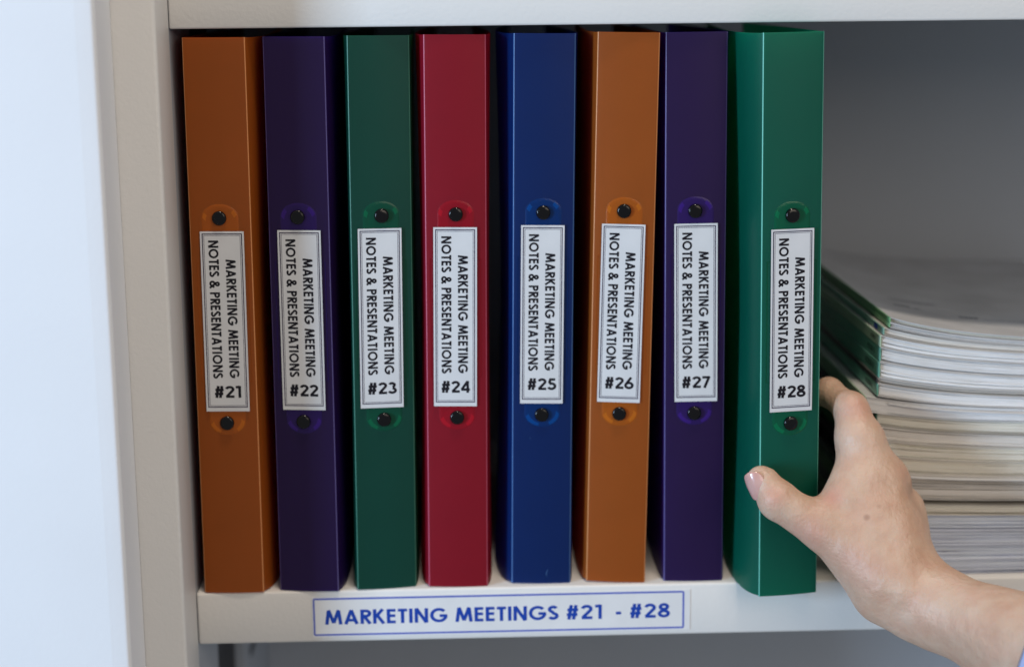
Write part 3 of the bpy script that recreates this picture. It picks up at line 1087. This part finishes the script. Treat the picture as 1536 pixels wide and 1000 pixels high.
def skin_mat():
    m, nt, b, out = mat('skin')
    n1 = noise(nt, 28, 4, .6)
    r1 = ramp(nt, n1.outputs[0], [(.30, (.47, .29, .20)), (.50, (.55, .37, .268)), (.72, (.60, .43, .33))])
    n2 = noise(nt, 75, 3)
    r2 = ramp(nt, n2.outputs[0], [(.35, (.96, .80, .78)), (.60, (1, 1, 1))])
    mx = node(nt, 'ShaderNodeMix', data_type='RGBA', blend_type='MULTIPLY')
    mx.inputs[0].default_value = .45
    nt.links.new(r1.outputs[0], mx.inputs[6])
    nt.links.new(r2.outputs[0], mx.inputs[7])
    # redder skin over the joints
    last = mx.outputs[2]
    geo = node(nt, 'ShaderNodeNewGeometry')
    for (p, rr, amt) in ((at(1162, 742, -.052), .012, .40), (at(1215, 800, -.056), .016, .35), (at(1285, 612, -.022), .013, .32), (at(1248, 745, -.05), .010, .40), (at(1340, 715, -.04), .011, .25), (at(1290, 850, -.07), .02, .2)):
        ds = node(nt, 'ShaderNodeVectorMath', operation='DISTANCE')
        nt.links.new(geo.outputs['Position'], ds.inputs[0])
        ds.inputs[1].default_value = p
        mr = node(nt, 'ShaderNodeMapRange', interpolation_type='SMOOTHSTEP')
        mr.inputs['From Min'].default_value = rr
        mr.inputs['From Max'].default_value = 0
        mr.inputs['To Min'].default_value = 0
        mr.inputs['To Max'].default_value = amt
        nt.links.new(ds.outputs['Value'], mr.inputs['Value'])
        m2 = node(nt, 'ShaderNodeMix', data_type='RGBA')
        nt.links.new(mr.outputs[0], m2.inputs[0])
        nt.links.new(last, m2.inputs[6])
        m2.inputs[7].default_value = (.56, .22, .17, 1)
        last = m2.outputs[2]
    for (p, rr, amt) in ((at(1335, 733, -.0475), .0012, .75), (at(1300, 775, -.062), .0008, .5), (at(1318, 760, -.058), .0007, .4), (at(1470, 870, -.10), .0012, .4)):
        ds = node(nt, 'ShaderNodeVectorMath', operation='DISTANCE')
        nt.links.new(geo.outputs['Position'], ds.inputs[0])
        ds.inputs[1].default_value = p
        mr = node(nt, 'ShaderNodeMapRange', interpolation_type='SMOOTHSTEP')
        mr.inputs['From Min'].default_value = rr * 3.5
        mr.inputs['From Max'].default_value = rr
        mr.inputs['To Min'].default_value = 0
        mr.inputs['To Max'].default_value = amt
        nt.links.new(ds.outputs['Value'], mr.inputs['Value'])
        m2 = node(nt, 'ShaderNodeMix', data_type='RGBA')
        nt.links.new(mr.outputs[0], m2.inputs[0])
        nt.links.new(last, m2.inputs[6])
        m2.inputs[7].default_value = (.22, .10, .06, 1)
        last = m2.outputs[2]
    nt.links.new(last, b.inputs['Base Color'])
    b.inputs['Roughness'].default_value = .47
    b.inputs['Specular IOR Level'].default_value = .42
    b.inputs['Subsurface Weight'].default_value = .18
    b.inputs['Subsurface Radius'].default_value = (1.0, .35, .2)
    b.inputs['Subsurface Scale'].default_value = .004
    v = node(nt, 'ShaderNodeTexVoronoi', feature='DISTANCE_TO_EDGE')
    v.inputs['Scale'].default_value = 850
    tc = node(nt, 'ShaderNodeTexCoord')
    nt.links.new(tc.outputs['Object'], v.inputs['Vector'])
    b1 = bump(nt, b, v.outputs['Distance'], .00006, .5)
    n3 = noise(nt, 160, 4, .6)
    b2 = bump(nt, b, n3.outputs[0], .0012, .8, b1)
    n4 = noise(nt, 420, 3, .6, stretch=(1, 1, .45))
    bump(nt, b, n4.outputs[0], .0004, .8, b2)
    return m


SKIN = skin_mat()
pers = empty('person', 'bare hand and forearm with pale blue sleeve, gripping the bright green binder from the right', 'person', at(1372, 893, -.066))
F_, lo_, res_ = hand_field()
V_, Q_ = surface_nets(F_, lo_, res_)
V_ = relax(V_, Q_, 3)
po = np.array(pers.location)
me = bpy.data.meshes.new('arm')
me.vertices.add(len(V_))
me.vertices.foreach_set('co', (V_ - po).astype(np.float32).ravel())
me.loops.add(len(Q_) * 4)
me.loops.foreach_set('vertex_index', Q_.astype(np.int32).ravel())
me.polygons.add(len(Q_))
me.polygons.foreach_set('loop_start', np.arange(0, len(Q_) * 4, 4, dtype=np.int32))
me.polygons.foreach_set('use_smooth', np.ones(len(Q_), dtype=bool))
me.materials.append(SKIN)
me.update(calc_edges=True)
me.validate()
arm = bpy.data.objects.new('arm', me)
COL.objects.link(arm)
arm.parent = pers
del F_

# sleeve round the forearm, just inside the right edge of the picture
SLV = cover_mat('pale_blue_cloth', (.36, .42, .66), .9)
a_, b_ = at(1592, 990, -.134), at(1760, 1068, -.190)
d_ = (b_ - a_).normalized()
s1 = d_.cross(Vector((0, 0, 1))).normalized()
s2 = d_.cross(s1).normalized()
bm = bmesh.new()
prev = None
rows = []
for k in range(26):
    t = k / 25
    c_ = a_ + (b_ - a_) * t
    ring = []
    for i in range(64):
        a = 2 * math.pi * i / 64
        r_ = .036 + .007 * t + .0012 * math.sin(5 * a + 9 * t) * math.sin(7 * t + 1) + .0008 * math.sin(3 * a - 14 * t)
        if k == 0: r_ -= .0012
        ring.append(bm.verts.new(c_ + s1 * (r_ * math.cos(a)) + s2 * (r_ * math.sin(a)) - pers.location))
    rows.append(ring)
inner = [bm.verts.new(v.co + (Vector(a_) - pers.location - v.co) * .05 + d_ * .02) for v in rows[0]]
rows.insert(0, inner)
for A, B in zip(rows, rows[1:]):
    for i in range(64):
        bm.faces.new((A[i], A[(i + 1) % 64], B[(i + 1) % 64], B[i]))
bm_obj('sleeve', bm, SLV, pers, True)

# thumbnail
def nail():
    m, nt, b, out = mat('fingernail')
    n = noise(nt, 90, 2)
    r = ramp(nt, n.outputs[0], [(.3, (.54, .29, .25)), (.7, (.62, .38, .34))])
    nt.links.new(r.outputs[0], b.inputs['Base Color'])
    b.inputs['Roughness'].default_value = .25
    b.inputs['Coat Weight'].default_value = .3
    b.inputs['Subsurface Weight'].default_value = .1
    b.inputs['Subsurface Scale'].default_value = .002
    return m


NAIL = nail()
tip = Vector(at(1129, 700, -.0345))
root_ = Vector(at(1144, 731, -.0362))
ax_ = (tip - root_).normalized()
nrm = Vector((-.62, -.75, .06))
nrm = (nrm - ax_ * nrm.dot(ax_)).normalized()
side = ax_.cross(nrm).normalized()
V, F = [], []
NU, NV = 14, 12
for i in range(NU + 1):
    u = i / NU
    for j in range(NV + 1):
        v = -1 + 2 * j / NV
        al = -.0072 + .0165 * u
        # rounded ends
        endf = math.sqrt(max(0, 1 - (max(0, (u - .62) / .38)) ** 2)) * math.sqrt(max(0.0, 1 - (max(0, (.30 - u) / .30)) ** 2.0)) 
        endf = max(endf, .05)
        ang = v * 1.0 * endf
        Rn = .00745 - .0014 * max(0, u - .5)
        drop = .0012 * max(0, u - .55) ** 2 * 4
        c_ = root_ + ax_ * (al + .0025)
        V.append(c_ + nrm * (Rn * math.cos(ang) - drop) + side * (Rn * math.sin(ang)) - pers.location)
for i in range(NU):
    for j in range(NV):
        a = i * (NV + 1) + j
        F.append((a, a + 1, a + NV + 2, a + NV + 1))
nl = mesh_obj('thumbnail', V, F, NAIL, pers, True)
sm = nl.modifiers.new('thickness', 'SOLIDIFY')
sm.thickness = .0005
sm.offset = 0
